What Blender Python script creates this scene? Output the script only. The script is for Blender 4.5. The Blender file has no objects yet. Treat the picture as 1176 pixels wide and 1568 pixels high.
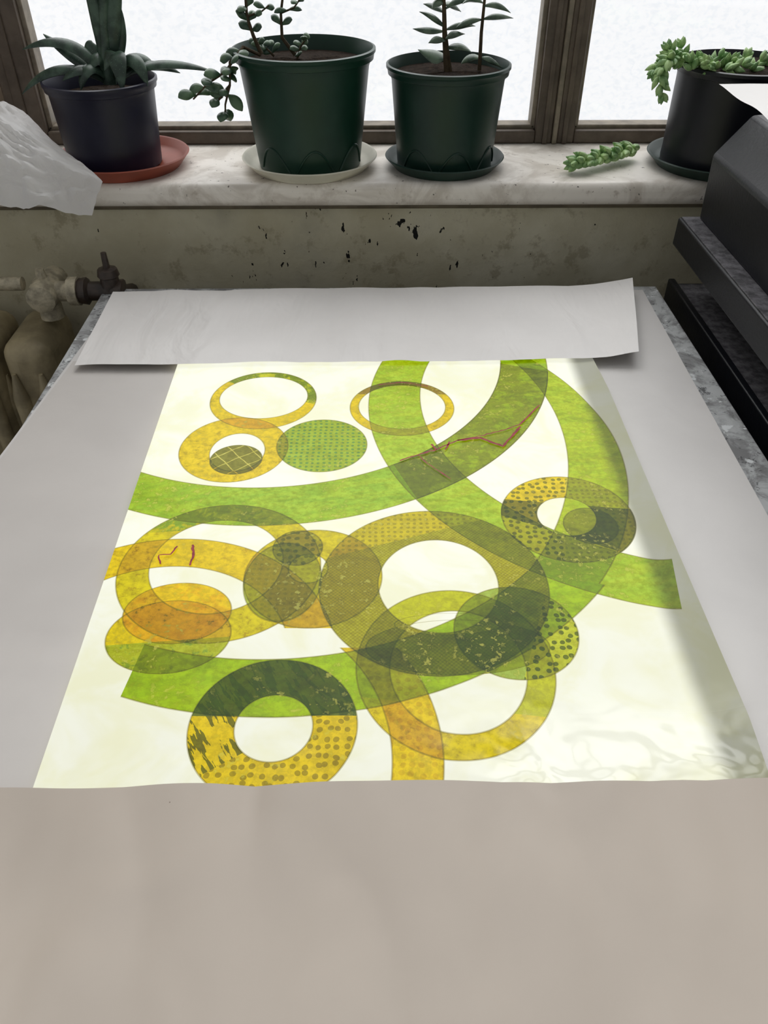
import bpy, math, random
from mathutils import Vector, Matrix, Euler, noise
random.seed(7)

# ------------------------------------------------------------------ camera
F = 1200.0
PITCH = math.atan(1020/1200)
CAMZ, TZ = 1.40, 0.90
cd = bpy.data.cameras.new("camera")
cam = bpy.data.objects.new("camera", cd)
bpy.context.scene.collection.objects.link(cam)
cam.location = (0, 0, CAMZ)
ROT = Euler((math.pi/2-PITCH, 0, math.radians(-0.65)), 'XYZ')
cam.rotation_euler = ROT
cd.sensor_fit = 'VERTICAL'; cd.sensor_height = 36; cd.lens = 36*F/1568
cd.clip_start = 0.01
bpy.context.scene.camera = cam
RM = ROT.to_matrix()
C = Vector((0, 0, CAMZ))
def ray(px, py):
    return RM @ Vector(((px-588)/F, -(py-784)/F, -1))
def P(px, py, z=TZ):      # measured photo point -> real point on the horizontal surface z
    d = ray(px, py); return C + d*((z-CAMZ)/d.z)
def PY(px, py, y):        # -> real point on the vertical plane y
    d = ray(px, py); return C + d*(y/d.y)

# ------------------------------------------------------------------ utils
def lin(c):
    r = []
    for v in c[:3]:
        v /= 255.0
        r.append(v/12.92 if v <= .04045 else ((v+.055)/1.055)**2.4)
    return (*r, 1.0)

class G:
    def __init__(s, name):
        s.m = bpy.data.materials.new(name); s.m.use_nodes = True
        s.t = s.m.node_tree; s.n = s.t.nodes; s.l = s.t.links
        s.b = s.n["Principled BSDF"]
        s.tc = s.n.new('ShaderNodeTexCoord'); s.P = s.tc.outputs['Object']
    def set(s, inp, v):
        if isinstance(v, bpy.types.NodeSocket): s.l.new(v, inp)
        else: inp.default_value = v
    def math(s, op, a, b=0.0, c=None, clamp=False):
        n = s.n.new('ShaderNodeMath'); n.operation = op; n.use_clamp = clamp
        s.set(n.inputs[0], a); s.set(n.inputs[1], b)
        if c is not None: s.set(n.inputs[2], c)
        return n.outputs[0]
    def vm(s, op, a, b=None, c=None):
        n = s.n.new('ShaderNodeVectorMath'); n.operation = op
        s.set(n.inputs[0], a)
        if b is not None: s.set(n.inputs[1], b)
        if c is not None: s.set(n.inputs[2], c)
        return n.outputs['Value'] if op in ('LENGTH', 'DOT_PRODUCT') else n.outputs['Vector']
    def mix(s, f, a, b, mode='MIX'):
        n = s.n.new('ShaderNodeMix'); n.data_type = 'RGBA'; n.blend_type = mode
        s.set(n.inputs[0], f); s.set(n.inputs[6], a); s.set(n.inputs[7], b)
        return n.outputs[2]
    def noise(s, scale, detail=3, rough=.5, dist=0, vec=None):
        n = s.n.new('ShaderNodeTexNoise'); s.l.new(vec or s.P, n.inputs['Vector'])
        n.inputs['Scale'].default_value = scale; n.inputs['Detail'].default_value = detail
        n.inputs['Roughness'].default_value = rough; n.inputs['Distortion'].default_value = dist
        return n.outputs['Fac']
    def vor(s, scale, rnd=1.0, feature='F1', vec=None, dim='3D'):
        n = s.n.new('ShaderNodeTexVoronoi'); n.feature = feature; n.voronoi_dimensions = dim
        s.l.new(vec or s.P, n.inputs['Vector']); n.inputs['Scale'].default_value = scale
        n.inputs['Randomness'].default_value = rnd
        return n.outputs['Distance']
    def ss(s, v, a, b, o0=0.0, o1=1.0):
        n = s.n.new('ShaderNodeMapRange'); n.interpolation_type = 'SMOOTHSTEP'
        s.set(n.inputs[0], v); n.inputs[1].default_value = a; n.inputs[2].default_value = b
        n.inputs[3].default_value = o0; n.inputs[4].default_value = o1
        return n.outputs[0]
    def scalevec(s, v):
        return s.vm('MULTIPLY', s.P, v)
    def sep(s, v):
        n = s.n.new('ShaderNodeSeparateXYZ'); s.l.new(v, n.inputs[0]); return n.outputs
    def bump(s, h, strength=.3, dist=.002):
        n = s.n.new('ShaderNodeBump'); n.inputs['Strength'].default_value = strength
        n.inputs['Distance'].default_value = dist; s.l.new(h, n.inputs['Height'])
        s.l.new(n.outputs[0], s.b.inputs['Normal'])
    def out(s, col=None, rough=.5, spec=.5, metal=0.0):
        if col is not None: s.set(s.b.inputs['Base Color'], col)
        s.set(s.b.inputs['Roughness'], rough); s.set(s.b.inputs['Specular IOR Level'], spec)
        s.b.inputs['Metallic'].default_value = metal
        return s.m

class MB:
    def __init__(s): s.v = []; s.f = []
    def add(s, vs, fs):
        o = len(s.v); s.v += [tuple(x) for x in vs]; s.f += [tuple(i+o for i in f) for f in fs]
    def box(s, x0, x1, y0, y1, z0, z1):
        vs = [(x, y, z) for x in (x0, x1) for y in (y0, y1) for z in (z0, z1)]
        s.add(vs, [(0, 1, 3, 2), (4, 6, 7, 5), (0, 4, 5, 1), (2, 3, 7, 6), (0, 2, 6, 4), (1, 5, 7, 3)])
    def lathe(s, prof, c, n=56):
        vs = []; fs = []
        for (r, z) in prof:
            for i in range(n):
                a = 2*math.pi*i/n
                vs.append((c[0]+r*math.cos(a), c[1]+r*math.sin(a), c[2]+z))
        for k in range(len(prof)-1):
            for i in range(n):
                j = (i+1) % n
                fs.append((k*n+i, k*n+j, (k+1)*n+j, (k+1)*n+i))
        fs.append(tuple(range(n))[::-1]); m = (len(prof)-1)*n
        fs.append(tuple(m+i for i in range(n)))
        s.add(vs, fs)
    def loft(s, pts, ra, rb=None, side=None, n=8, cap=True):
        vs = []; fs = []; K = len(pts)
        for k in range(K):
            a = pts[max(0, k-1)]; b = pts[min(K-1, k+1)]
            t = (b-a).normalized()
            sd = side if side is not None else Vector((0.31, 0.9, 0.3))
            w = t.cross(sd)
            if w.length < 1e-4: w = t.cross(Vector((1, 0, 0)))
            w.normalize(); q = w.cross(t).normalized()
            A = ra[k] if isinstance(ra, list) else ra
            B = (rb[k] if isinstance(rb, list) else rb) if rb is not None else A
            for i in range(n):
                an = 2*math.pi*i/n
                vs.append(pts[k]+w*math.cos(an)*A+q*math.sin(an)*B)
        for k in range(K-1):
            for i in range(n):
                j = (i+1) % n
                fs.append((k*n+i, k*n+j, (k+1)*n+j, (k+1)*n+i))
        fs.append(tuple(range(n))[::-1]); fs.append(tuple((K-1)*n+i for i in range(n)))
        s.add(vs, fs)
    def leaf(s, p0, p1, p2, w, th, side=None, shape='ov', K=10):
        p0, p1, p2 = Vector(p0), Vector(p1), Vector(p2)
        pts = []; ra = []; rb = []
        for k in range(K):
            t = k/(K-1)
            pts.append(p0*(1-t)**2+p1*2*t*(1-t)+p2*t*t)
            if shape == 'ov': g = math.sin(math.pi*(t**1.35)*.97+.05)**.75
            elif shape == 'sp': g = min(1.0, .7+.6*t)*(1-t**3.4)**.8
            else: g = math.sin(math.pi*(t*.94+.05))
            g = max(g, .04)
            ra.append(w*g); rb.append(th*max(g, .1))
        s.loft(pts, ra, rb, side=side, n=10)
    def obj(s, name, mat, parent=None, smooth=True, bevel=0, sub=0, seg=3):
        me = bpy.data.meshes.new(name); me.from_pydata(s.v, [], s.f); me.update()
        import bmesh
        bm = bmesh.new(); bm.from_mesh(me); bmesh.ops.recalc_face_normals(bm, faces=bm.faces); bm.to_mesh(me); bm.free()
        o = bpy.data.objects.new(name, me); bpy.context.scene.collection.objects.link(o)
        me.materials.append(mat)
        if smooth:
            for p in me.polygons: p.use_smooth = True
            try: me.set_sharp_from_angle(angle=math.radians(40))
            except Exception: pass
        if bevel:
            b = o.modifiers.new("bevel", 'BEVEL'); b.width = bevel; b.segments = seg; b.limit_method = 'ANGLE'
        if sub:
            q = o.modifiers.new("sub", 'SUBSURF'); q.levels = sub; q.render_levels = sub
        if parent: o.parent = parent
        return o
def empty(name):
    e = bpy.data.objects.new(name, None); bpy.context.scene.collection.objects.link(e); return e

# ------------------------------------------------------------------ materials
def m_plain(name, c, rough=.5, spec=.5, var=.12, scale=30, bump=0):
    g = G(name); n = g.noise(scale, 4, .6)
    c = lin(c); d = tuple(x*(1-var*2) for x in c[:3])+(1,)
    col = g.mix(g.ss(n, .3, .7), d, c)
    if bump: g.bump(g.noise(scale*4, 3), bump, .002)
    return g.out(col, rough, spec)

def m_wall():
    g = G("old_plaster")
    n1 = g.noise(6, 5, .6); n2 = g.noise(28, 6, .7)
    c = g.mix(g.ss(n1, .35, .7), lin((190, 183, 156)), lin((214, 209, 186)))
    c = g.mix(g.ss(n2, .54, .66, 0, .5), c, lin((146, 134, 106)))
    c = g.mix(g.ss(g.noise(3.0, 4, .6), .50, .62, 0, .55), c, lin((136, 130, 110)))
    s1 = g.noise(1.0, 4, .6, .2, vec=g.scalevec((58, 58, 30)))
    xx = g.sep(g.P)[0]
    band = g.math('MULTIPLY', g.ss(xx, -.40, -.15), g.ss(xx, .45, .1))
    thr = g.math('MULTIPLY_ADD', band, -.070, .735)
    c = g.mix(g.math('GREATER_THAN', s1, thr), c, lin((24, 23, 20)))
    s2 = g.noise(1.0, 3, .6, 0, vec=g.scalevec((150, 150, 50)))
    c = g.mix(g.math('GREATER_THAN', s2, g.math('MULTIPLY_ADD', band, -.045, .75)), c, lin((70, 60, 48)))
    g.bump(n2, .6, .004)
    return g.out(c, .75, .3)

def m_marble_sill():
    g = G("white_marble")
    n1 = g.noise(9, 6, .65, 1.5); n2 = g.noise(40, 5, .7)
    c = g.mix(g.ss(n1, .42, .62), lin((234, 228, 219)), lin((206, 198, 187)))
    c = g.mix(g.ss(n2, .58, .72, 0, .5), c, lin((150, 136, 118)))
    c = g.mix(g.ss(g.noise(130, 2), .70, .74, 0, .8), c, lin((60, 48, 38)))
    g.bump(n2, .15, .002)
    return g.out(c, .42, .4)

def m_table():
    g = G("marbled_table_board")
    n1 = g.noise(24, 7, .7, 1.2); n2 = g.noise(75, 5, .75)
    c = g.mix(g.ss(n1, .4, .62), lin((176, 178, 178)), lin((120, 120, 120)))
    c = g.mix(g.ss(n2, .57, .63, 0, .85), c, lin((62, 62, 64)))
    c = g.mix(g.ss(g.noise(50, 4), .62, .66), c, lin((205, 208, 208)))
    return g.out(c, .5, .3)

def m_paper(name, c=(214, 210, 206), wr=(7, 13, 1), st=.3, d=.006, spots=False, det=3):
    g = G(name)
    w = g.noise(1.2, det, .45, .9, vec=g.scalevec(wr))
    f = g.noise(7, 4, .55)
    col = g.mix(g.ss(f, .3, .7), tuple(x*.93 for x in lin(c)[:3])+(1,), lin(c))
    if spots:
        sp = g.math('LESS_THAN', g.vor(11, 1), .014)
        col = g.mix(g.math('MULTIPLY', sp, .7), col, lin((90, 76, 60)))
    g.bump(w, st, d)
    return g.out(col, .42, .35)

M_wall = m_wall(); M_sill = m_marble_sill(); M_table = m_table()
M_frame = m_plain("brown_window_paint", (106, 94, 82), .5, .4, .2, 25, .3)
M_frame2 = m_plain("worn_frame_edge", (148, 137, 120), .5, .4, .2, 40)
M_reveal = m_plain("dirty_reveal_paint", (190, 172, 150), .7, .3, .15, 12)
M_green = m_plain("green_plastic", (16, 54, 40), .40, .4, .1, 20)
M_green2 = m_plain("dark_green_plastic", (20, 50, 40), .40, .4, .1, 20)
M_navy = m_plain("navy_plastic", (20, 21, 44), .4, .4, .1, 20)
M_black = m_plain("black_plastic", (16, 18, 26), .4, .4, .1, 20)
M_cream = m_plain("cream_plastic", (214, 210, 192), .45, .5, .08, 14)
M_terra = m_plain("terracotta_plastic", (150, 70, 48), .45, .5, .12, 18)
M_soil = m_plain("potting_soil", (52, 42, 34), .95, .1, .3, 160, 1.0)
M_press = m_plain("black_enamel", (14, 16, 23), .42, .4, .15, 60, .15)
M_dust = m_plain("dusty_metal_ledge", (108, 106, 110), .7, .3, .35, 90, .3)
M_rad = m_plain("aged_radiator_paint", (176, 162, 128), .5, .4, .22, 22, .3)
M_radw = m_plain("chipped_cream_paint", (196, 186, 160), .45, .4, .28, 60, .4)
M_brass = m_plain("tarnished_valve", (66, 54, 46), .45, .5, .3, 60)
M_stem = m_plain("woody_stem", (84, 72, 54), .8, .2, .2, 150)

def m_leaf(name, a, b, rough=.4):
    g = G(name); n = g.noise(60, 3)
    c = g.mix(g.ss(n, .35, .65), lin(a), lin(b))
    c = g.mix(g.math('LESS_THAN', g.vor(330, 1), .14), c, tuple(min(1, x*1.6) for x in lin(b)[:3])+(1,))
    return g.out(c, rough, .5)
M_aloe = m_leaf("gasteria_leaf", (38, 56, 46), (70, 92, 76))
M_jade = m_leaf("jade_leaf", (48, 74, 56), (84, 110, 80), .35)
M_jade2 = m_leaf("crassula_leaf", (60, 80, 64), (98, 118, 96), .35)
M_sedum = m_leaf("sedum_leaf", (110, 150, 92), (166, 196, 130), .5)

# ------------------------------------------------------------------ room shell
SY0, SY1, SZ0, SZ1 = 1.17, 1.37, 0.994, 1.027
b = MB(); b.box(-2.2, 2.2, 1.20, 1.46, 0, SZ0); b.box(-2.2, 2.2, 1.20, 1.46, 2.55, 2.9)
b.box(1.45, 2.2, 1.20, 1.46, SZ0, 2.55)
b.obj("wall_back", M_wall, smooth=False)
b = MB()
b.add([(-.585, 1.42, SZ1), (-.76, 1.175, SZ1), (-2.2, 1.175, SZ1), (-2.2, 1.42, SZ1), (-.585, 1.42, 2.55), (-.76, 1.175, 2.55), (-2.2, 1.175, 2.55), (-2.2, 1.42, 2.55)],
      [(0, 1, 5, 4), (1, 2, 6, 5), (2, 3, 7, 6), (3, 0, 4, 7), (4, 5, 6, 7), (3, 2, 1, 0)])
b.obj("wall_left_reveal", M_reveal, smooth=False)
b = MB(); b.box(-2.2, 2.2, -2.0, 1.20, -.05, 0)
b.obj("floor", m_plain("dark_floorboards", (70, 62, 54), .6, .3, .2, 5), smooth=False)
b = MB(); b.box(-2.2, 2.2, SY0, 1.44, SZ0, SZ1)
b.obj("windowsill", M_sill, bevel=.012, seg=5)
b = MB(); b.box(-2.2, 2.2, 1.192, 1.2, .984, SZ0)
b.obj("sill_shadow_strip", m_plain("sill_shadow_tone", (120, 110, 92), .6, .3, .2, 20), bevel=.003)  # darker strip standing in for the thin shadow line under the sill

# windows
g = G("window_glass"); g.n.remove(g.b)
tr = g.n.new('ShaderNodeBsdfTransparent'); gl = g.n.new('ShaderNodeBsdfGlossy'); gl.inputs['Roughness'].default_value = .05
mx = g.n.new('ShaderNodeMixShader'); mx.inputs[0].default_value = .03
g.l.new(tr.outputs[0], mx.inputs[1]); g.l.new(gl.outputs[0], mx.inputs[2])
g.l.new(mx.outputs[0], g.n["Material Output"].inputs[0]); M_glass = g.m
def window(name, x0, x1, lw=.034, rw=.034):
    e = empty(name); zt = 2.5; yb = SY1
    fr = MB()
    fr.box(x0-lw, x0, yb, yb+.045, SZ1, zt); fr.box(x1, x1+rw, yb, yb+.045, SZ1, zt)
    fr.box(x0, x1, yb, yb+.045, SZ1, SZ1+.02); fr.box(x0, x1, yb, yb+.045, zt-.03, zt)
    fr.obj("frame", M_frame, e, bevel=.003)
    f2 = MB(); y2 = yb+.012
    f2.box(x0-.001, x0+.007, y2, y2+.03, SZ1+.02, zt-.03); f2.box(x1-.007, x1+.001, y2, y2+.03, SZ1+.02, zt-.03)
    f2.box(x0, x1, y2, y2+.03, SZ1+.019, SZ1+.026)
    f2.obj("glazing_bead", M_frame2, e, bevel=.002)
    gp = MB(); gp.box(x0, x1, yb+.03, yb+.034, SZ1+.02, zt-.03); gp.obj("glass_pane", M_glass, e, smooth=False)
    h = MB(); h.box(x0-lw*.72, x0-lw*.42, yb-.004, yb+.002, SZ1, zt); h.box(x1+rw*.42, x1+rw*.72, yb-.004, yb+.002, SZ1, zt)
    h.obj("moulding", M_frame, e, bevel=.002)
window("window_1", -.530, .262, .055, .028)
window("window_2", .326, 1.40, .028, .05)
b = MB(); b.box(.290, .298, SY1-.004, SY1+.045, SZ1, 2.5); b.obj("trim_2", M_frame2, bevel=.002)

# rendered wall across the courtyard, the daylight on it put in as emission
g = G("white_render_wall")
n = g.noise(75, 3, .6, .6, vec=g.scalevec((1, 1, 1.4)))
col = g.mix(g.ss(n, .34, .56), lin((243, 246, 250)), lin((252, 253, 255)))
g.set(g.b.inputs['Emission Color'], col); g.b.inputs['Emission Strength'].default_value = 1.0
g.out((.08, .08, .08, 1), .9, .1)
b = MB(); b.box(-3.5, 3.5, 1.85, 1.95, -.05, 1.50); b.obj("courtyard_wall", g.m, smooth=False)

# ------------------------------------------------------------------ light table
e = empty("light_table")
b = MB(); b.box(-.402, .418, -.12, 1.104, .872, TZ); b.obj("tabletop", M_table, e, bevel=.002)
b = MB(); b.box(-.36, .38, -.08, 1.06, .76, .872); b.obj("light_box", m_plain("grey_casing", (90, 88, 86), .6, .3), e)
b = MB()
for x in (-.36, .33):
    for y in (-.08, 1.01): b.box(x, x+.05, y, y+.05, 0, .76)
b.obj("legs", m_plain("dark_steel_legs", (48, 46, 44), .5, .4), e, bevel=.004)

# ------------------------------------------------------------------ paper sheets
def grid(name, c4, mat, nu=60, nv=40, dz=None, parent=None, edge=0.0):
    TL, TR, BR, BL = c4; vs = []; fs = []
    for j in range(nv+1):
        for i in range(nu+1):
            u, v = i/nu, j/nv
            p = TL*(1-u)*(1-v)+TR*u*(1-v)+BR*u*v+BL*(1-u)*v
            if edge:
                ed = edge*(noise.noise(Vector((u*9+3, v*9, 1.3)))) * (1 if v in (0.0, 1.0) else .3)
                p = p+Vector((0, ed, 0))
            if dz: p = p+Vector((0, 0, dz(u, v, p)))
            vs.append(p)
    for j in range(nv):
        for i in range(nu):
            a = j*(nu+1)+i; fs.append((a, a+nu+1, a+nu+2, a+1))
    m = MB(); m.add(vs, fs); return m.obj(name, mat, parent)

M_pap = m_paper("white_tracing_paper", (210, 207, 204), (9, 7, 1), .28, .007)
M_papT = m_paper("white_tracing_paper_strip", (226, 223, 220), (18, 6, 1), .6, .010)
M_pap2 = m_paper("tracing_paper_wrinkled", (201, 196, 191), (5, 9, 1), .35, .008, det=1)
M_papB = m_paper("translucent_tracing_paper", (180, 169, 157), (9, 5, 1), .6, .012, True, det=1.5)
def wv(p, a, sx, sy, k=0): return abs(noise.noise(Vector((p.x*sx, p.y*sy, k))))*a

grid("backing_paper", [P(184, 451, .901), P(984, 444, .901), P(1420, 1230, .901), P(-395, 1230, .901)], M_pap, 80, 80,
     lambda u, v, p: wv(p, .0010, 6, 9))
def dz_left(u, v, p):      # soft pleats where the sheet was pulled against the film edge
    k = noise.noise(Vector((p.x*4, p.y*34, 2)))*.5+.5
    m = max(0, noise.noise(Vector((p.x*3, p.y*4, 8)))+.25)
    return min(.0042, .0060*k*m*min(1, u*3)*min(1, (1-u)*5))
grid("tracing_paper", [P(112, 553, .9025), P(285, 553, .9025), P(70, 1240, .9025), P(-400, 1240, .9025)], M_pap2, 60, 200, dz_left, edge=0)
def dz_top(u, v, p):
    z = wv(p, .004, 16, 5, 4)
    r = max(0, (u-.90)/.10)
    z += .012*r*r*(1-v*.55) + .004*r*v
    return z
grid("tracing_paper.001", [P(173, 447, .9105), P(966, 437, .9105), P(976, 549, .9105), P(114, 560, .9105)], M_papT, 90, 30, dz_top, edge=.003)
grid("tracing_paper.002", [P(-180, 1210, .9115), P(1330, 1192, .9115), P(1700, 1760, .9115), P(-500, 1760, .9115)], M_papB, 120, 60,
     lambda u, v, p: wv(p, .006, 14, 5, 7), edge=.002)

# ------------------------------------------------------------------ artwork
AZ = .9072
g = G("backlit_acetate_collage")
A = lambda px, py: P(px, py, AZ)
def ell(l, r, t, bt):
    cx, cy, rx, ry = (l+r)/2, (t+bt)/2, (r-l)/2, (bt-t)/2
    pts = [A(cx+rx*math.cos(a*.1), cy+ry*math.sin(a*.1)) for a in range(63)]
    xs = [p.x for p in pts]; ys = [p.y for p in pts]
    return ((min(xs)+max(xs))/2, (min(ys)+max(ys))/2, (max(xs)-min(xs))/2, (max(ys)-min(ys))/2)
def c3(a, b_, c_):
    p, q, r = A(*a), A(*b_), A(*c_)
    ax, ay, bx, by, cx, cy = p.x, p.y, q.x, q.y, r.x, r.y
    d = 2*(ax*(by-cy)+bx*(cy-ay)+cx*(ay-by))
    ux = ((ax*ax+ay*ay)*(by-cy)+(bx*bx+by*by)*(cy-ay)+(cx*cx+cy*cy)*(ay-by))/d
    uy = ((ax*ax+ay*ay)*(cx-bx)+(bx*bx+by*by)*(ax-cx)+(cx*cx+cy*cy)*(bx-ax))/d
    R = math.hypot(ax-ux, ay-uy); return (ux, uy, R, R)
nf = g.noise(170, 5, .7); nc = g.noise(14, 4, .6, .6); nm = g.noise(35, 5, .7, .5)
jit = g.n.new('ShaderNodeTexNoise'); g.l.new(g.P, jit.inputs['Vector']); jit.inputs['Scale'].default_value = 60
jit.inputs['Detail'].default_value = 1
vv = g.vm('MULTIPLY_ADD', jit.outputs['Color'], (.003, .003, 0), g.P)
PAT = {}
PAT['dots'] = g.math('LESS_THAN', g.vor(165, .10, vec=vv, dim='2D'), .27)
PAT['spots'] = g.math('LESS_THAN', g.vor(135, .55, vec=vv, dim='2D'), .30)
PAT['speck'] = g.math('GREATER_THAN', nf, .60)
PAT['blot'] = g.ss(nm, .50, .58)
ck = g.n.new('ShaderNodeTexChecker'); g.l.new(g.P, ck.inputs['Vector']); ck.inputs['Scale'].default_value = 560
ck.inputs['Color1'].default_value = (1, 1, 1, 1); ck.inputs['Color2'].default_value = (0, 0, 0, 1)
PAT['mesh'] = ck.outputs['Fac']
def rotvec(deg, sa, sb, src=None):
    a = math.radians(deg); n = g.n.new('ShaderNodeCombineXYZ'); src = src or vv
    g.l.new(g.vm('DOT_PRODUCT', src, (math.cos(a)*sa, math.sin(a)*sa, 0)), n.inputs[0])
    g.l.new(g.vm('DOT_PRODUCT', src, (-math.sin(a)*sb, math.cos(a)*sb, 0)), n.inputs[1])
    return n.outputs[0]
PAT['strokes'] = g.math('GREATER_THAN', g.noise(1.0, 3, .6, vec=rotvec(-57, 34, 170)), .53)
PAT['streak'] = g.ss(g.noise(1.0, 4, .65, vec=rotvec(12, 26, 90, g.P)), .42, .60)
sx = g.sep(g.vm('FRACTION', rotvec(38, 60, 60)))
PAT['grid'] = g.math('MAXIMUM', g.math('LESS_THAN', sx[0], .07), g.math('LESS_THAN', sx[1], .07))

WH = lin((250, 251, 238)); WH2 = lin((244, 244, 214))
wcol = g.mix(g.ss(nc, .38, .66), WH, WH2)
col = wcol; tinted = None
def dist(c):
    ix, iy = 1/c[2], 1/c[3]
    return g.vm('LENGTH', g.vm('MULTIPLY_ADD', g.P, (ix, iy, 0), (-c[0]*ix, -c[1]*iy, 0)))
def hp(a, b_, inside):
    p, q, i = A(*a), A(*b_), A(*inside)
    n = Vector((-(q.y-p.y), q.x-p.x, 0)).normalized()
    if n.dot(i-p) < 0: n = -n
    return g.math('GREATER_THAN', g.vm('DOT_PRODUCT', g.P, tuple(n)), n.dot(Vector((p.x, p.y, 0))))
def layer(outer, inner, tint, pat=None, tint2=None, clips=(), sector=None, pf=1.0, spat=None):
    global col, tinted
    do = dist(outer); m = g.math('LESS_THAN', do, 1.0)
    e = .0007
    ln = g.math('COMPARE', do, 1.0, e/outer[2])
    if inner:
        di = dist(inner); m = g.math('MULTIPLY', m, g.math('GREATER_THAN', di, 1.0))
        ln = g.math('MAXIMUM', ln, g.math('COMPARE', di, 1.0, e/inner[2]))
    for c in clips:
        h = hp(*c); m = g.math('MULTIPLY', m, h); ln = g.math('MULTIPLY', ln, h)
    t = lin(tint)
    if pat:
        t = g.mix(g.math('MULTIPLY', PAT[pat], pf), t, lin(tint2))
    if sector:
        hf = hp(*sector[0]); s2 = lin(sector[1])
        if spat: s2 = g.mix(PAT[spat[0]], s2, lin(spat[1]))
        t = g.mix(hf, t, s2)
    tinted = m if tinted is None else g.math('MAXIMUM', tinted, m)
    col = g.mix(m, col, t, 'MULTIPLY')
    col = g.mix(g.math('MULTIPLY', ln, .6), col, lin((160, 150, 60)), 'MULTIPLY')

YE = (240, 212, 66); GR = (178, 206, 80)
# long green bands
layer(c3((203, 782), (620, 770), (836, 598)), c3((215, 723), (430, 746), (762, 585)), GR, 'streak', (152, 190, 72), pf=.8)
layer(c3((584, 556), (600, 722), (1043, 935)), c3((656, 556), (690, 708), (1027, 862)), (174, 204, 78), 'streak', (192, 212, 84),
      clips=[((1027, 862), (1043, 935), (900, 860))], pf=.8)
layer(c3((822, 556), (962, 755), (893, 925)), c3((790, 556), (870, 730), (815, 868)), (190, 208, 74), 'streak', (172, 198, 68),
      clips=[((780, 870), (950, 900), (900, 700))], pf=.8)
layer(c3((930, 890), (660, 1062), (185, 1067)), c3((818, 866), (530, 999), (215, 985)), (178, 208, 62), 'streak', (160, 194, 56),
      clips=[((780, 870), (950, 900), (700, 1000)), ((185, 1067), (222, 985), (400, 1040))], pf=.8)
# yellow curving band, left
layer(c3((168, 842), (300, 826), (478, 905)), c3((166, 886), (290, 868), (415, 925)), (242, 212, 72), 'speck', (230, 190, 54),
      clips=[((165, 962), (560, 962), (300, 850))])
# top rings
layer(ell(323, 484, 571, 657), ell(337, 471, 578, 641), YE, 'speck', (214, 190, 50), sector=(((340, 583), (484, 620), (420, 575)), (120, 150, 60)), spat=('blot', (206, 206, 70)))
layer(ell(276, 440, 640, 739), ell(322, 405, 664, 722), (240, 212, 80), 'speck', (220, 190, 56))
layer(ell(322, 401, 682, 727), None, (136, 132, 70), 'grid', (214, 206, 120))
layer(ell(424, 562, 643, 723), None, (170, 192, 78), 'dots', (100, 160, 96))
layer(ell(536, 695, 584, 667), ell(549, 682, 590, 657), (238, 210, 68), 'speck', (214, 186, 60), sector=(((560, 604), (680, 604), (615, 580)), (170, 130, 86)))
# textured patch on the green curve with veins
layer(c3((203, 782), (620, 770), (836, 598)), c3((215, 723), (430, 746), (762, 585)), (200, 196, 106), 'blot', (236, 228, 130),
      clips=[((598, 705), (650, 780), (750, 650)), ((765, 556), (845, 570), (700, 700))])
# right textured ring
layer(ell(770, 969, 730, 862), ell(823, 912, 762, 821), (238, 212, 74), 'spots', (150, 136, 56), sector=(((866, 730), (866, 862), (920, 800)), (218, 208, 100)), spat=('dots', (182, 176, 76)))
layer(ell(770, 969, 730, 862), ell(823, 912, 762, 821), (150, 150, 76), clips=[((776, 765), (840, 770), (800, 800)), ((770, 790), (835, 810), (800, 770))])
layer(ell(864, 945, 778, 833), None, (190, 188, 96), 'blot', (164, 168, 84))
# left large ring
layer(ell(183, 490, 774, 985), ell(231, 432, 797, 940), (228, 212, 66), 'speck', (210, 184, 46), sector=(((290, 812), (480, 800), (380, 780)), (140, 172, 70)), spat=('blot', (206, 198, 66)))
# middle rings
layer(ell(374, 585, 812, 962), ell(442, 502, 849, 893), (224, 208, 76), 'speck', (204, 184, 58))
layer(ell(374, 492, 832, 952), None, (192, 206, 104), 'dots', (168, 182, 76), pf=.7)
layer(ell(418, 494, 813, 866), None, (196, 200, 98), 'spots', (146, 150, 64))
layer(ell(488, 840, 783, 1036), ell(579, 763, 827, 970), (184, 178, 66), 'mesh', (160, 156, 46), sector=(((520, 850), (720, 800), (600, 790)), (212, 196, 68)), spat=('dots', (174, 160, 48)))
layer(ell(696, 884, 900, 1042), None, (176, 198, 104), 'blot', (148, 180, 96),
      sector=(((838, 900), (800, 1050), (880, 970)), (206, 212, 86)), spat=('spots', (96, 122, 56)))
layer(ell(545, 849, 905, 1166), ell(597, 806, 936, 1126), (236, 214, 68), 'speck', (216, 190, 54),
      sector=(((800, 1095), (845, 1100), (820, 1000)), (206, 208, 66)))
layer(c3((678, 1207), (668, 1095), (600, 985)), c3((598, 1207), (588, 1090), (530, 1000)), (244, 214, 66), 'spots', (230, 194, 56),
      clips=[((500, 992), (700, 992), (620, 1100))])
layer(ell(560, 842, 950, 1034), ell(604, 770, 940, 972), (206, 212, 100), 'blot', (190, 202, 92))
# lower-left discs
layer(ell(190, 353, 893, 986), None, (248, 214, 64), 'blot', (244, 196, 46))
layer(ell(164, 352, 920, 1032), None, (240, 216, 80), 'speck', (206, 180, 60), sector=(((210, 985), (350, 975), (260, 1020)), (190, 198, 78)), spat=('blot', (132, 164, 78)))
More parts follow.
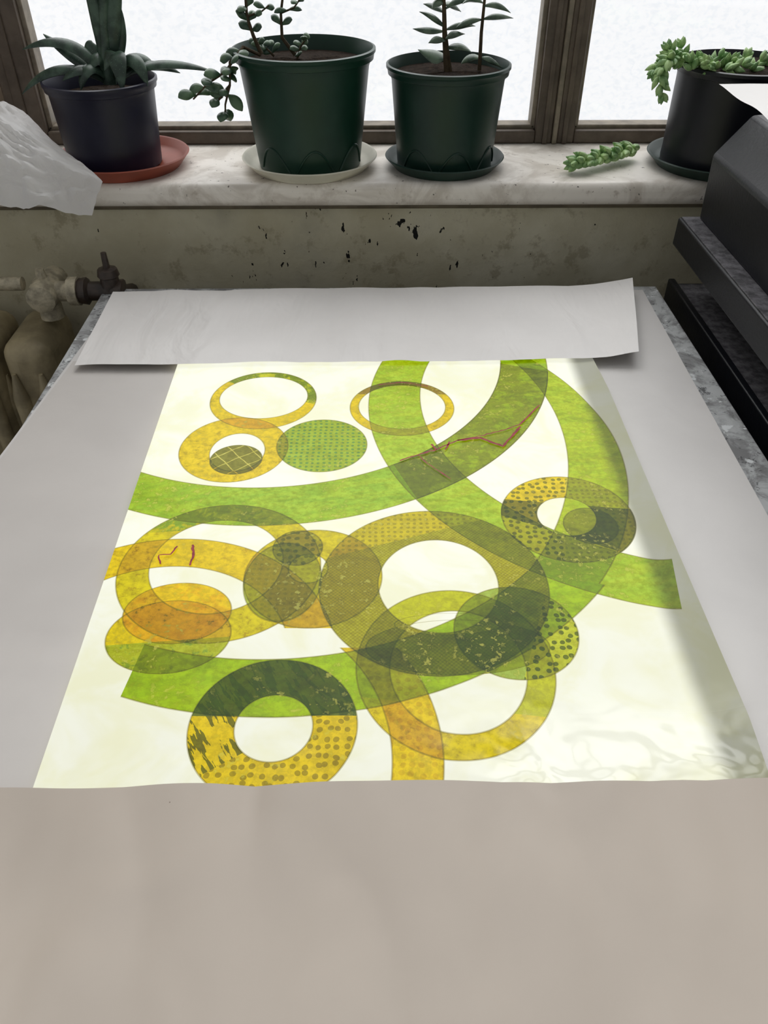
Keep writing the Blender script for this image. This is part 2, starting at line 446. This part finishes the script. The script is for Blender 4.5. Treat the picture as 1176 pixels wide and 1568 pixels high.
# bottom ring
BO, BI = ell(289, 547, 1011, 1232), ell(359, 479, 1065, 1168)
layer(BO, BI, (242, 212, 66), 'strokes', (130, 112, 34),
      sector=(((300, 1097), (545, 1097), (420, 1030)), (92, 122, 84)), spat=('strokes', (66, 98, 76)),
      clips=[((476, 1098), (360, 1160), (300, 1050))] )
layer(BO, BI, (242, 212, 66), 'spots', (182, 156, 46),
      sector=(((300, 1097), (545, 1097), (420, 1030)), (92, 122, 84)), spat=('strokes', (66, 98, 76)),
      clips=[((476, 1098), (360, 1160), (500, 1180))] )

# inks are olive-green where they stack up
bw = g.n.new('ShaderNodeRGBToBW'); g.l.new(col, bw.inputs[0])
rp = g.n.new('ShaderNodeValToRGB'); g.l.new(bw.outputs[0], rp.inputs[0]); el = rp.color_ramp.elements
el[0].position = 0.0; el[0].color = lin((44, 66, 20)); el[1].position = .5; el[1].color = lin((196, 190, 40))
for pos, c in ((.06, (70, 88, 22)), (.12, (100, 108, 20)), (.22, (140, 140, 22)), (.36, (172, 170, 30))):
    x = el.new(pos); x.color = lin(c)
wgt = g.math('MULTIPLY', tinted, g.ss(bw.outputs[0], .10, .40, .66, 0.0))
col = g.mix(wgt, col, rp.outputs[0])
# grain and uneven coverage of the printing ink
grain = g.math('MULTIPLY', g.ss(nf, .38, .66), tinted)
col = g.mix(g.math('MULTIPLY', grain, .6), col, lin((196, 190, 110)), 'MULTIPLY')
cov = g.noise(1.0, 5, .7, .6, vec=rotvec(-20, 22, 60, g.P))
col = g.mix(g.math('MULTIPLY', g.math('MULTIPLY', g.ss(cov, .46, .66), tinted), .5), col, lin((206, 204, 150)), 'MULTIPLY')
thin = g.math('MULTIPLY', g.math('MULTIPLY', g.ss(nf, .56, .62), g.ss(nc, .44, .58)), tinted)
col = g.mix(g.math('MULTIPLY', thin, .38), col, lin((232, 228, 120)))
hs = g.n.new('ShaderNodeHueSaturation'); hs.inputs['Saturation'].default_value = 1.08; g.l.new(col, hs.inputs['Color'])
g.set(hs.inputs['Fac'], tinted)
col = hs.outputs[0]

# film glow stands for backlight; curled right edge's shade painted in, near end weaker
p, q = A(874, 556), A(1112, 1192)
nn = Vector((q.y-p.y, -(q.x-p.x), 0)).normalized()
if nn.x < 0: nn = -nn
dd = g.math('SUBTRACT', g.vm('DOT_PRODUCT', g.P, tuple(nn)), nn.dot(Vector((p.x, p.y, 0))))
curl_shade = g.ss(dd, -.009, .010, 1.0, .24)
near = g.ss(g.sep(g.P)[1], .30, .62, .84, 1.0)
st = g.math('MULTIPLY', g.math('MULTIPLY', curl_shade, near), .84)
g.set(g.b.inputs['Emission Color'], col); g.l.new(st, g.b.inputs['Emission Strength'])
base = g.mix(1.0, col, (.22, .22, .18, 1), 'MULTIPLY')
nearw = g.math('MULTIPLY', g.ss(g.sep(g.P)[1], .40, .28, 0, 1), g.ss(g.sep(g.P)[0], .0, .12, .2, 1))
cre = g.noise(20, 2, .5, .4)
g.bump(g.math('MULTIPLY', g.math('MULTIPLY_ADD', nearw, 1.1, .04), cre), .6, .022)
g.out(base, g.ss(nearw, 0, .8, .42, .16), g.ss(nearw, 0, .8, .22, .45))
g.m.cycles.emission_sampling = 'NONE'
M_art = g.m
art = empty("acetate_collage_print")
def dz_art(u, v, p):
    z = wv(p, .0010, 5, 7, 11)
    r = max(0, (u-.945)/.055); z += .008*r*r*min(1, v*6)*min(1, (1.02-v)*9)
    if v > .78: z += .003*(v-.78)/.22*abs(noise.noise(Vector((u*12, v*5, 3))))
    return z
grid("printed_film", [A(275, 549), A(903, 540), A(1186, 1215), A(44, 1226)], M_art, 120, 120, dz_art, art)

# ink veins on the film
g = G("maroon_ink"); n = g.noise(200, 2)
cc = g.mix(g.ss(n, .3, .7), lin((112, 30, 44)), lin((140, 50, 54)))
g.set(g.b.inputs['Emission Color'], cc); g.b.inputs['Emission Strength'].default_value = .4  # slight glow stands for the backlight through the ink
g.m.cycles.emission_sampling = 'NONE'
M_ink = g.out(cc, .4, .2)
iv = MB()
def ribbon(pts, w):
    W = [A(*p)+Vector((0, 0, .0016)) for p in pts]
    fine = []
    for i in range(len(W)-1):
        for k in range(6):
            t = k/6; q = W[i].lerp(W[i+1], t)
            fine.append(q+Vector((noise.noise(q*220), noise.noise(q*220+Vector((5, 5, 5))), 0))*.0012)
    fine.append(W[-1]); vs = []; fs = []
    for i, q in enumerate(fine):
        t = (fine[min(i+1, len(fine)-1)]-fine[max(0, i-1)]).normalized(); nrm = Vector((-t.y, t.x, 0))
        ww = w*(.45+.9*abs(noise.noise(q*140+Vector((1, 2, 3)))))
        vs += [q+nrm*ww, q-nrm*ww]
    for i in range(len(fine)-1): fs.append((2*i, 2*i+1, 2*i+3, 2*i+2))
    iv.add(vs, fs)
for pts, w in [([(612, 707), (640, 698), (668, 690), (700, 676), (740, 668), (772, 660), (795, 652), (826, 622)], .0012),
               ([(700, 676), (735, 672), (770, 685), (785, 668), (797, 655)], .0020),
               ([(640, 698), (655, 712), (690, 735)], .0008), ([(668, 690), (660, 682)], .0018), ([(688, 678), (682, 690)], .0014),
               ([(246, 866), (244, 852), (262, 850), (272, 838)], .0012), ([(291, 867), (297, 852), (295, 836)], .0018),
               ([(580, 591), (615, 587), (655, 593)], .0010)]:
    ribbon(pts, w)
iv.obj("ink_veins", M_ink, art, smooth=False)

# ------------------------------------------------------------------ pots
def pot(e, c, rb, rt, h, mat, rim=.012, soil=.80, band=True):
    m = MB()
    prof = [(rb*.9, .004), (rb, 0), (rb*1.01, .006)]
    for k in range(1, 7):
        t = k/7; prof.append((rb+(rt*.95-rb)*t, h*t))
    prof += [(rt*.955, h-rim), (rt*.99, h-rim+.001), (rt, h-.006), (rt*1.02, h-.004), (rt*1.02, h), (rt*.985, h+.001), (rt*.96, h-.004), (rt*.92, h*.86), (rb+(rt-rb)*.6-.004, h*soil-.005)]
    m.lathe(prof, c, 72); m.obj("pot", mat, e)
    s = MB(); n = 40; rs = (rb+(rt*.95-rb)*soil)-.0015
    vs = [(c[0], c[1], c[2]+h*soil+.003)]; fs = []
    for R in (.33, .66, 1.0):
        for i in range(n):
            a = 2*math.pi*i/n
            vs.append((c[0]+rs*R*math.cos(a), c[1]+rs*R*math.sin(a), c[2]+h*soil+(random.random()*.005 if R < 1 else 0)))
    for i in range(n): fs.append((0, 1+i, 1+(i+1) % n))
    for k in range(2):
        for i in range(n):
            j = (i+1) % n; fs.append((1+k*n+i, 1+k*n+j, 1+(k+1)*n+j, 1+(k+1)*n+i))
    s.add(vs, fs); s.obj("soil", M_soil, e)
def saucer(e, c, r, h, mat):
    m = MB(); m.lathe([(r*.8, 0), (r*.84, 0), (r*.95, h*.7), (r, h), (r*.985, h+.0015), (r*.955, h), (r*.9, h*.5), (r*.8, .003)], c, 72)
    m.obj("saucer", mat, e)
def arcs(e, c, rb, rt, h, mat):
    m = MB()
    for a0 in (-2.25, -1.4, -.55):
        pts = []
        for k in range(13):
            t = k/12; a = a0+(t-.5)*.7; z = h*(.04+.20*math.sin(math.pi*t)); r = rb+(rt*.95-rb)*(z/h)+.0004
            pts.append(Vector((c[0]+r*math.cos(a), c[1]+r*math.sin(a), c[2]+z)))
        m.loft(pts, .0016, n=6)
    m.obj("foot_relief", mat, e)

SZ = SZ1+.0002
def onsill(px, py): 
    return P(px, py, SZ)

# A : gasteria in navy pot
eA = empty("potted_gasteria")
c = onsill(183, 240); c.y = 1.262; c.x += .008
saucer(eA, c+Vector((.012, 0, 0)), .099, .018, M_terra); cb = c+Vector((0, 0, .005))
pot(eA, cb, .0675, .079, .114, M_navy, rim=.012)
m = MB(); Y = c.y
def Q(px, py, dy=0): return PY(px, py, Y+dy)
UP = Vector((0, -.55, .83)); FR = Vector((0, -1, .25))
for a, bb, cc, w, th, sd, dy in [
    ((160, 118), (112, 40), (34, 76), .0105, .004, UP, -.01), ((158, 120), (112, 88), (66, 52), .010, .004, UP, .01),
    ((158, 120), (80, 84), (34, 144), .0095, .004, UP, -.02), ((165, 118), (128, 84), (124, 138), .0115, .004, UP, -.03),
    ((165, 118), (160, 40), (126, -40), .012, .006, FR, 0), ((168, 112), (164, 40), (184, -50), .015, .006, FR, 0),
    ((172, 112), (196, 60), (174, -12), .009, .005, FR, .01), ((172, 108), (176, 50), (188, 142), .0145, .005, UP, -.045),
    ((180, 112), (204, 62), (226, 132), .0125, .005, UP, -.03), ((188, 118), (236, 84), (328, 110), .0085, .0035, UP, -.03),
    ((178, 116), (178, 52), (160, 108), .0135, .004, UP, -.03), ((182, 118), (222, 86), (276, 112), .0095, .004, UP, -.01),
    ((158, 118), (134, 70), (140, 62), .012, .004, FR, .01), ((160, 122), (124, 92), (96, 124), .0105, .004, UP, -.03),
    ((178, 110), (206, 74), (238, 104), .012, .004, UP, 0), ((172, 116), (150, 66), (134, 112), .013, .004, UP, -.01)]:
    m.leaf(Q(*a), Q(*bb, dy*.6), Q(*cc, dy), w, th, sd, 'sp', 18)
m.loft([Q(168, 128), Q(164, 90), Q(160, 40), Q(158, -40)], [.010, .009, .008, .007], n=10)
m.obj("leaves", M_aloe, eA)

# B : jade in large green pot
eB = empty("potted_jade_plant")
c = onsill(478, 240); c.y = 1.258
saucer(eB, c, .102, .016, M_cream); cb = c+Vector((0, 0, .005))
pot(eB, cb, .076, .099, .153, M_green, rim=.014, soil=.88); arcs(eB, cb, .076, .099, .153, M_green)
Y = c.y
st = MB(); lf = MB()
def stem(pts, r, dys=None):
    W = [Q(px, py, (dys[i] if dys else 0)) for i, (px, py) in enumerate(pts)]
    st.loft(W, [r*(1-.45*i/(len(W)-1)) for i in range(len(W))], n=8); return W
def pairs(W, L, w, th, n=2, shape='ov', dr=.35):
    for i in range(1, len(W)):
        for k in range(n):
            t = (k+.5)/n; p = W[i-1].lerp(W[i], t); d = (W[i]-W[i-1]).normalized()
            a = random.uniform(0, math.pi)
            s0 = Vector((math.cos(a), math.sin(a)*.8, 0))
            for sg in (-1, 1):
                dirv = (s0*sg+d*random.uniform(.1, .6)+Vector((0, 0, random.uniform(-.3, .3)))).normalized()
                l = L*random.uniform(.7, 1.15)
                lf.leaf(p, p+dirv*l*.5+Vector((0, 0, .2*l)), p+dirv*l, w, th, Vector((random.uniform(-.4, .4), -.7, .6)).normalized(), shape)
W = stem([(400, 82), (388, 55), (378, 25), (374, -30)], .003); pairs(W[1:], .020, .0065, .0028, 2)
W = stem([(452, 84), (432, 58), (430, 20), (436, -30)], .0028); pairs(W[1:], .018, .0055, .0028, 1)
W = stem([(398, 84), (372, 72), (352, 95), (352, 130), (330, 160)], .0025, [0, -.03, -.05, -.05, -.05]); pairs(W[1:], .023, .0075, .003, 2)
W = stem([(372, 72), (345, 110), (318, 128), (296, 152)], .002, [-.03, -.05, -.05, -.05]); pairs(W[1:], .026, .0078, .003, 2)
W = stem([(352, 130), (345, 160), (345, 182)], .0018, [-.05, -.05, -.05]); pairs(W, .025, .008, .003, 1)
W = stem([(420, 86), (405, 72), (392, 66)], .0018, [.02, .02, .02]); pairs(W, .016, .005, .0022, 2)
W = stem([(455, 90), (460, 72), (468, 60)], .0018, [0, 0, 0]); pairs(W, .015, .005, .0022, 2)
W = stem([(378, 25), (400, 18), (412, 8)], .0015); pairs(W, .016, .005, .002, 1)
W = stem([(430, 20), (450, 12), (462, -5)], .0015); pairs(W, .018, .004, .002, 1)
st.obj("stems", M_stem, eB); lf.obj("leaves", M_jade, eB)

# C : crassula in smaller green pot
eC = empty("potted_crassula")
c = onsill(679, 250); c.y = 1.258
saucer(eC, c, .090, .015, M_green2); cb = c+Vector((0, 0, .005))
pot(eC, cb, .071, .087, .133, M_green2, rim=.013, soil=.90); arcs(eC, cb, .071, .087, .133, M_green2)
Y = c.y
st = MB(); lf = MB()
stem([(684, 112), (681, 60), (680, 10), (676, -40)], .0042); stem([(734, 108), (737, 50), (742, 0), (744, -40)], .0028)
stem([(690, 112), (686, 80), (682, 40)], .0028)
for a, bb, cc, w in [
    ((681, 48), (655, 48), (632, 44), .0045), ((681, 42), (665, 25), (642, 18), .0045), ((682, 46), (705, 36), (728, 40), .0045),
    ((681, 20), (665, 8), (648, 6), .0040), ((681, 15), (700, -5), (722, 2), .0045), ((681, 8), (690, 4), (706, 18), .0055),
    ((681, 5), (668, 0), (662, 14), .0050), ((739, 30), (760, 22), (786, 28), .0042), ((739, 30), (716, 30), (694, 46), .0042),
    ((740, 10), (760, 2), (782, 20), .004), ((740, 5), (722, -8), (708, 6), .004), ((684, 88), (668, 92), (640, 76), .0100),
    ((736, 90), (720, 84), (706, 98), .006), ((737, 88), (752, 90), (768, 104), .0045), ((683, 75), (700, 66), (722, 80), .0055),
    ((682, 60), (690, 50), (712, 52), .005), ((680, 0), (660, -10), (655, -14), .005), ((683, 62), (668, 58), (656, 66), .005)]:
    lf.leaf(Q(*a), Q(*bb, random.uniform(-.02, .02)), Q(*cc, random.uniform(-.03, .03)), w*1.15, .003, Vector((0, -.6, .8)), 'el')
st.obj("stems", M_stem, eC); lf.obj("leaves", M_jade2, eC)

# D : stubby sedum in black pot
def tail(mb, W, L, w, dens=.0075, flat=0):
    ang = 0
    for i in range(1, len(W)):
        seg = (W[i]-W[i-1]); n = max(1, int(seg.length/dens)); d = seg.normalized()
        s1 = d.cross(Vector((0, 0, 1)));  s1 = s1.normalized() if s1.length > .05 else Vector((1, 0, 0))
        s2 = d.cross(s1).normalized()
        for k in range(n):
            p = W[i-1].lerp(W[i], k/n)
            for q in range(4):
                ang += 1.9
                o = s1*math.cos(ang)+s2*math.sin(ang)
                dv = (o*.9+d*.8).normalized()
                if flat and dv.z < -.15: dv.z *= .2
                l = L*random.uniform(.8, 1.1)
                mb.leaf(p, p+dv*l*.5, p+dv*l+d*l*.2, w, w*.8, s2, 'el', 7)
    for q in range(5):
        ang += 1.3; dv = (s1*math.cos(ang)*.5+s2*math.sin(ang)*.5+d).normalized()
        mb.leaf(W[-1], W[-1]+dv*L*.5, W[-1]+dv*L*.9, w*.8, w*.7, s2, 'el', 7)
eD = empty("potted_burro_tail_sedum")
c = onsill(1104, 238); c.y = 1.256; c.x -= .024
saucer(eD, c+Vector((-.002, 0, 0)), .104, .016, M_green2); cb = c+Vector((0, 0, .005))
pot(eD, cb, .084, .090, .134, M_black, rim=.012, soil=.95)
Y = c.y
sd = MB()
for pts, dys in [([(1044, 88), (1022, 92), (1010, 116), (1014, 142)], [-.02, -.06, -.065, -.065]), ([(1040, 90), (1016, 92), (1004, 108)], [0, -.02, -.03]),
                 ([(1054, 100), (1046, 86), (1044, 74)], [0, 0, 0]), ([(1036, 94), (1026, 84), (1024, 78)], [-.02, -.03, -.03]), ([(1078, 102), (1072, 92)], [-.03, -.04]), ([(1095, 106), (1084, 96)], [-.05, -.06]),
                 ([(1106, 104), (1120, 94)], [-.02, -.03]), ([(1112, 108), (1136, 100)], [-.05, -.05]), ([(1060, 106), (1058, 96)], [-.05, -.05]),
                 ([(1136, 100), (1142, 88)], [0, .01]), ([(1150, 108), (1164, 94)], [-.04, -.04]), ([(1090, 100), (1100, 90)], [0, 0]), ([(1160, 104), (1180, 92)], [0, 0])]:
    tail(sd, [Q(px, py, dy) for (px, py), dy in zip(pts, dys)], .0165, .0050)
sd.obj("leaves", M_sedum, eD)
cut = MB()
zc = SZ+.014
tail(cut, [P(884, 250, zc), P(905, 246, zc), P(945, 236, zc), P(972, 228, zc)][::-1], .024, .0070, .0085, flat=1)
cut.loft([P(872, 252, zc), P(905, 248, zc), P(945, 236, zc), P(974, 228, zc)], .003)
cut.obj("sedum_cutting", M_sedum)

# ------------------------------------------------------------------ tissue on the left end of the sill
g = G("crumpled_tissue"); n = g.noise(22, 4, .6, 1.0)
g.bump(n, .5, .01)
M_tis = g.out(g.mix(g.ss(n, .3, .7), lin((248, 248, 249)), lin((255, 255, 255))), .35, .5)
tl = g.n.new('ShaderNodeBsdfTranslucent'); tl.inputs[0].default_value = (1, 1, 1, 1)
ms = g.n.new('ShaderNodeMixShader'); ms.inputs[0].default_value = .5
g.l.new(g.b.outputs[0], ms.inputs[1]); g.l.new(tl.outputs[0], ms.inputs[2]); g.l.new(ms.outputs[0], g.n["Material Output"].inputs[0])
t_ = MB(); nu, nv = 60, 45; vs = []; fs = []
edgeL = [PY(-160, 110, 1.22), PY(-165, 160, 1.14), PY(-165, 230, 1.06), PY(-150, 300, 1.05)]
edgeR = [PY(30, 166, 1.24), PY(78, 212, 1.17), PY(158, 278, 1.145), PY(140, 328, 1.12)]
def bez(c, t): return c[0]*(1-t)**3+c[1]*3*t*(1-t)**2+c[2]*3*t*t*(1-t)+c[3]*t**3
ER = lambda t: (edgeR[0].lerp(edgeR[1], t/.35) if t < .35 else edgeR[1].lerp(edgeR[2], (t-.35)/.4) if t < .75 else edgeR[2].lerp(edgeR[3], (t-.75)/.25))
for j in range(nv+1):
    for i in range(nu+1):
        u, v = i/nu, j/nv
        p = bez(edgeL, v).lerp(ER(v), u)
        k = noise.noise(Vector((u*6, v*5, .4)))*.018+abs(noise.noise(Vector((u*13, v*11, 9))))*.018
        bulge = .022*math.sin(math.pi*u)*math.sin(math.pi*v)
        vs.append(p+Vector((0, -.5, .8))*(k*(1-.5*abs(2*u-1))+bulge))
for j in range(nv):
    for i in range(nu):
        a = j*(nu+1)+i; fs.append((a, a+nu+1, a+nu+2, a+1))
t_.add(vs, fs); t_.obj("crumpled_tissue_paper", M_tis)

# ------------------------------------------------------------------ black press at right
eP = empty("black_metal_press")
def prism(prof, y0, y1, name, mat, bev=.004):
    m = MB(); n = len(prof)
    vs = [(x, y0, z) for x, z in prof]+[(x, y1, z) for x, z in prof]
    fs = [tuple(range(n)), tuple(range(n, 2*n))[::-1]]+[(i, (i+1) % n, n+(i+1) % n, n+i) for i in range(n)]
    m.add(vs, fs); return m.obj(name, mat, eP, bevel=bev)
prism([(.440, .862), (.440, .905), (.450, .905), (.450, .897), (.95, .897), (.95, .862)], .25, 1.12, "lower_tray", M_press, .002)
prism([(.451, .898), (.451, .900), (.93, .900), (.93, .898)], .26, 1.11, "tray_surface", M_dust, .0005)
prism([(.50, .90), (.50, .955), (.9, .955), (.9, .90)], .3, 1.08, "neck", M_press)
prism([(.425, .965), (.425, 1.004), (.9, 1.004), (.9, .965)], .25, 1.10, "upper_ledge", M_press, .003)
prism([(.428, 1.004), (.428, 1.006), (.455, 1.006), (.455, 1.004)], .26, 1.095, "ledge_dust", M_dust, .0005)
prism([(.450, 1.004), (.446, 1.090), (.484, 1.138), (.95, 1.155), (.95, 1.004)], .25, 1.09, "body", M_press, .005)
prism([(.60, 0), (.60, .862), (.9, .862), (.9, 0)], .35, 1.05, "pedestal", M_press)
grid("paper_on_press", [Vector((.418, 1.055, 1.180)), Vector((.8, 1.07, 1.165)), Vector((.8, .7, 1.163)), Vector((.440, .86, 1.165))], M_pap, 20, 20,
     lambda u, v, p: .004*noise.noise(Vector((u*3, v*3, 0))))

# ------------------------------------------------------------------ radiator
eR = empty("radiator")
m = MB()
for k in range(7):
    x = -.520-.085*k
    m.box(x-.036, x+.036, 1.030, 1.170, .14, .845)
m.obj("columns", M_rad, eR, bevel=.026, seg=5)
m = MB()
for k in range(7):
    x = -.520-.085*k
    for yy in (1.062, 1.10, 1.138):
        m.loft([Vector((x+.036, yy, z)) for z in (.2, .24, .5, .74, .78)], [.002, .008, .008, .008, .002], [.003, .014, .014, .014, .003], side=Vector((0, 1, 0)), n=12)
    m.loft([Vector((x-.02, 1.028, z)) for z in (.2, .24, .5, .76, .80)], [.003, .012, .012, .012, .003], n=12)
    m.loft([Vector((x+.02, 1.028, z)) for z in (.2, .24, .5, .76, .80)], [.003, .012, .012, .012, .003], n=12)
m.loft([Vector((-1.1, 1.10, .78)), Vector((-.49, 1.10, .78))], .022, n=16)
m.obj("ribs", M_rad, eR)
v0 = PY(70, 446, 1.10)
m = MB()
m.loft([v0+Vector((-.6, 0, .012)), v0+Vector((-.03, 0, .012))], .010, n=14)
m.loft([v0+Vector((0, -.03, -.002)), v0+Vector((0, -.026, -.002)), v0+Vector((0, .0, 0)), v0+Vector((0, .05, 0))], [.012, .021, .023, .019], n=12)
m.loft([v0+Vector((.0, 0, 0)), v0+Vector((.034, 0, 0)), v0+Vector((.036, 0, 0)), v0+Vector((.05, 0, 0))], [.015, .015, .021, .021], n=12)
m.loft([v0+Vector((0, 0, .01)), v0+Vector((0, 0, .034))], [.010, .006], n=8)
m.loft([v0+Vector((-.004, 0.01, -.0)), v0+Vector((-.004, .01, -.045))], [.016, .018], n=12)
m.obj("valve_cap", M_radw, eR)
m = MB()
m.loft([v0+Vector((.05, 0, 0)), v0+Vector((.062, 0, 0)), v0+Vector((.066, 0, 0)), v0+Vector((.085, 0, 0)), v0+Vector((.115, 0, -.002)), v0+Vector((.118, 0, -.002))], [.018, .020, .014, .014, .019, .010], n=10)
q = v0+Vector((.098, 0, 0))
m.loft([q, q+Vector((0, 0, .022)), q+Vector((0, 0, .024)), q+Vector((0, 0, .034)), q+Vector((0, 0, .036)), q+Vector((0, 0, .058))], [.015, .013, .016, .014, .005, .004], n=10)
m.loft([q, q+Vector((0, .04, -.02)), q+Vector((0, .09, -.04))], .011, n=10)
m.obj("valve", M_brass, eR)

# ------------------------------------------------------------------ light
w = bpy.data.worlds.new("sky_and_room_fill"); bpy.context.scene.world = w; w.use_nodes = True
nt = w.node_tree; bg = nt.nodes["Background"]
tc = nt.nodes.new('ShaderNodeTexCoord'); dp = nt.nodes.new('ShaderNodeVectorMath'); dp.operation = 'DOT_PRODUCT'
nt.links.new(tc.outputs['Generated'], dp.inputs[0]); dp.inputs[1].default_value = (0, .8, .6)
mr = nt.nodes.new('ShaderNodeMapRange'); mr.interpolation_type = 'SMOOTHSTEP'
nt.links.new(dp.outputs['Value'], mr.inputs[0]); mr.inputs[1].default_value = .45; mr.inputs[2].default_value = .95
mr.inputs[3].default_value = .35; mr.inputs[4].default_value = 4.1  # bright towards the window; dim remainder is added fill for the unbuilt room
nt.links.new(mr.outputs[0], bg.inputs['Strength']); bg.inputs['Color'].default_value = (.98, .985, .99, 1)
sc = bpy.context.scene
sc.view_settings.view_transform = 'Standard'; sc.view_settings.look = 'None'
sc.cycles.max_bounces = 6
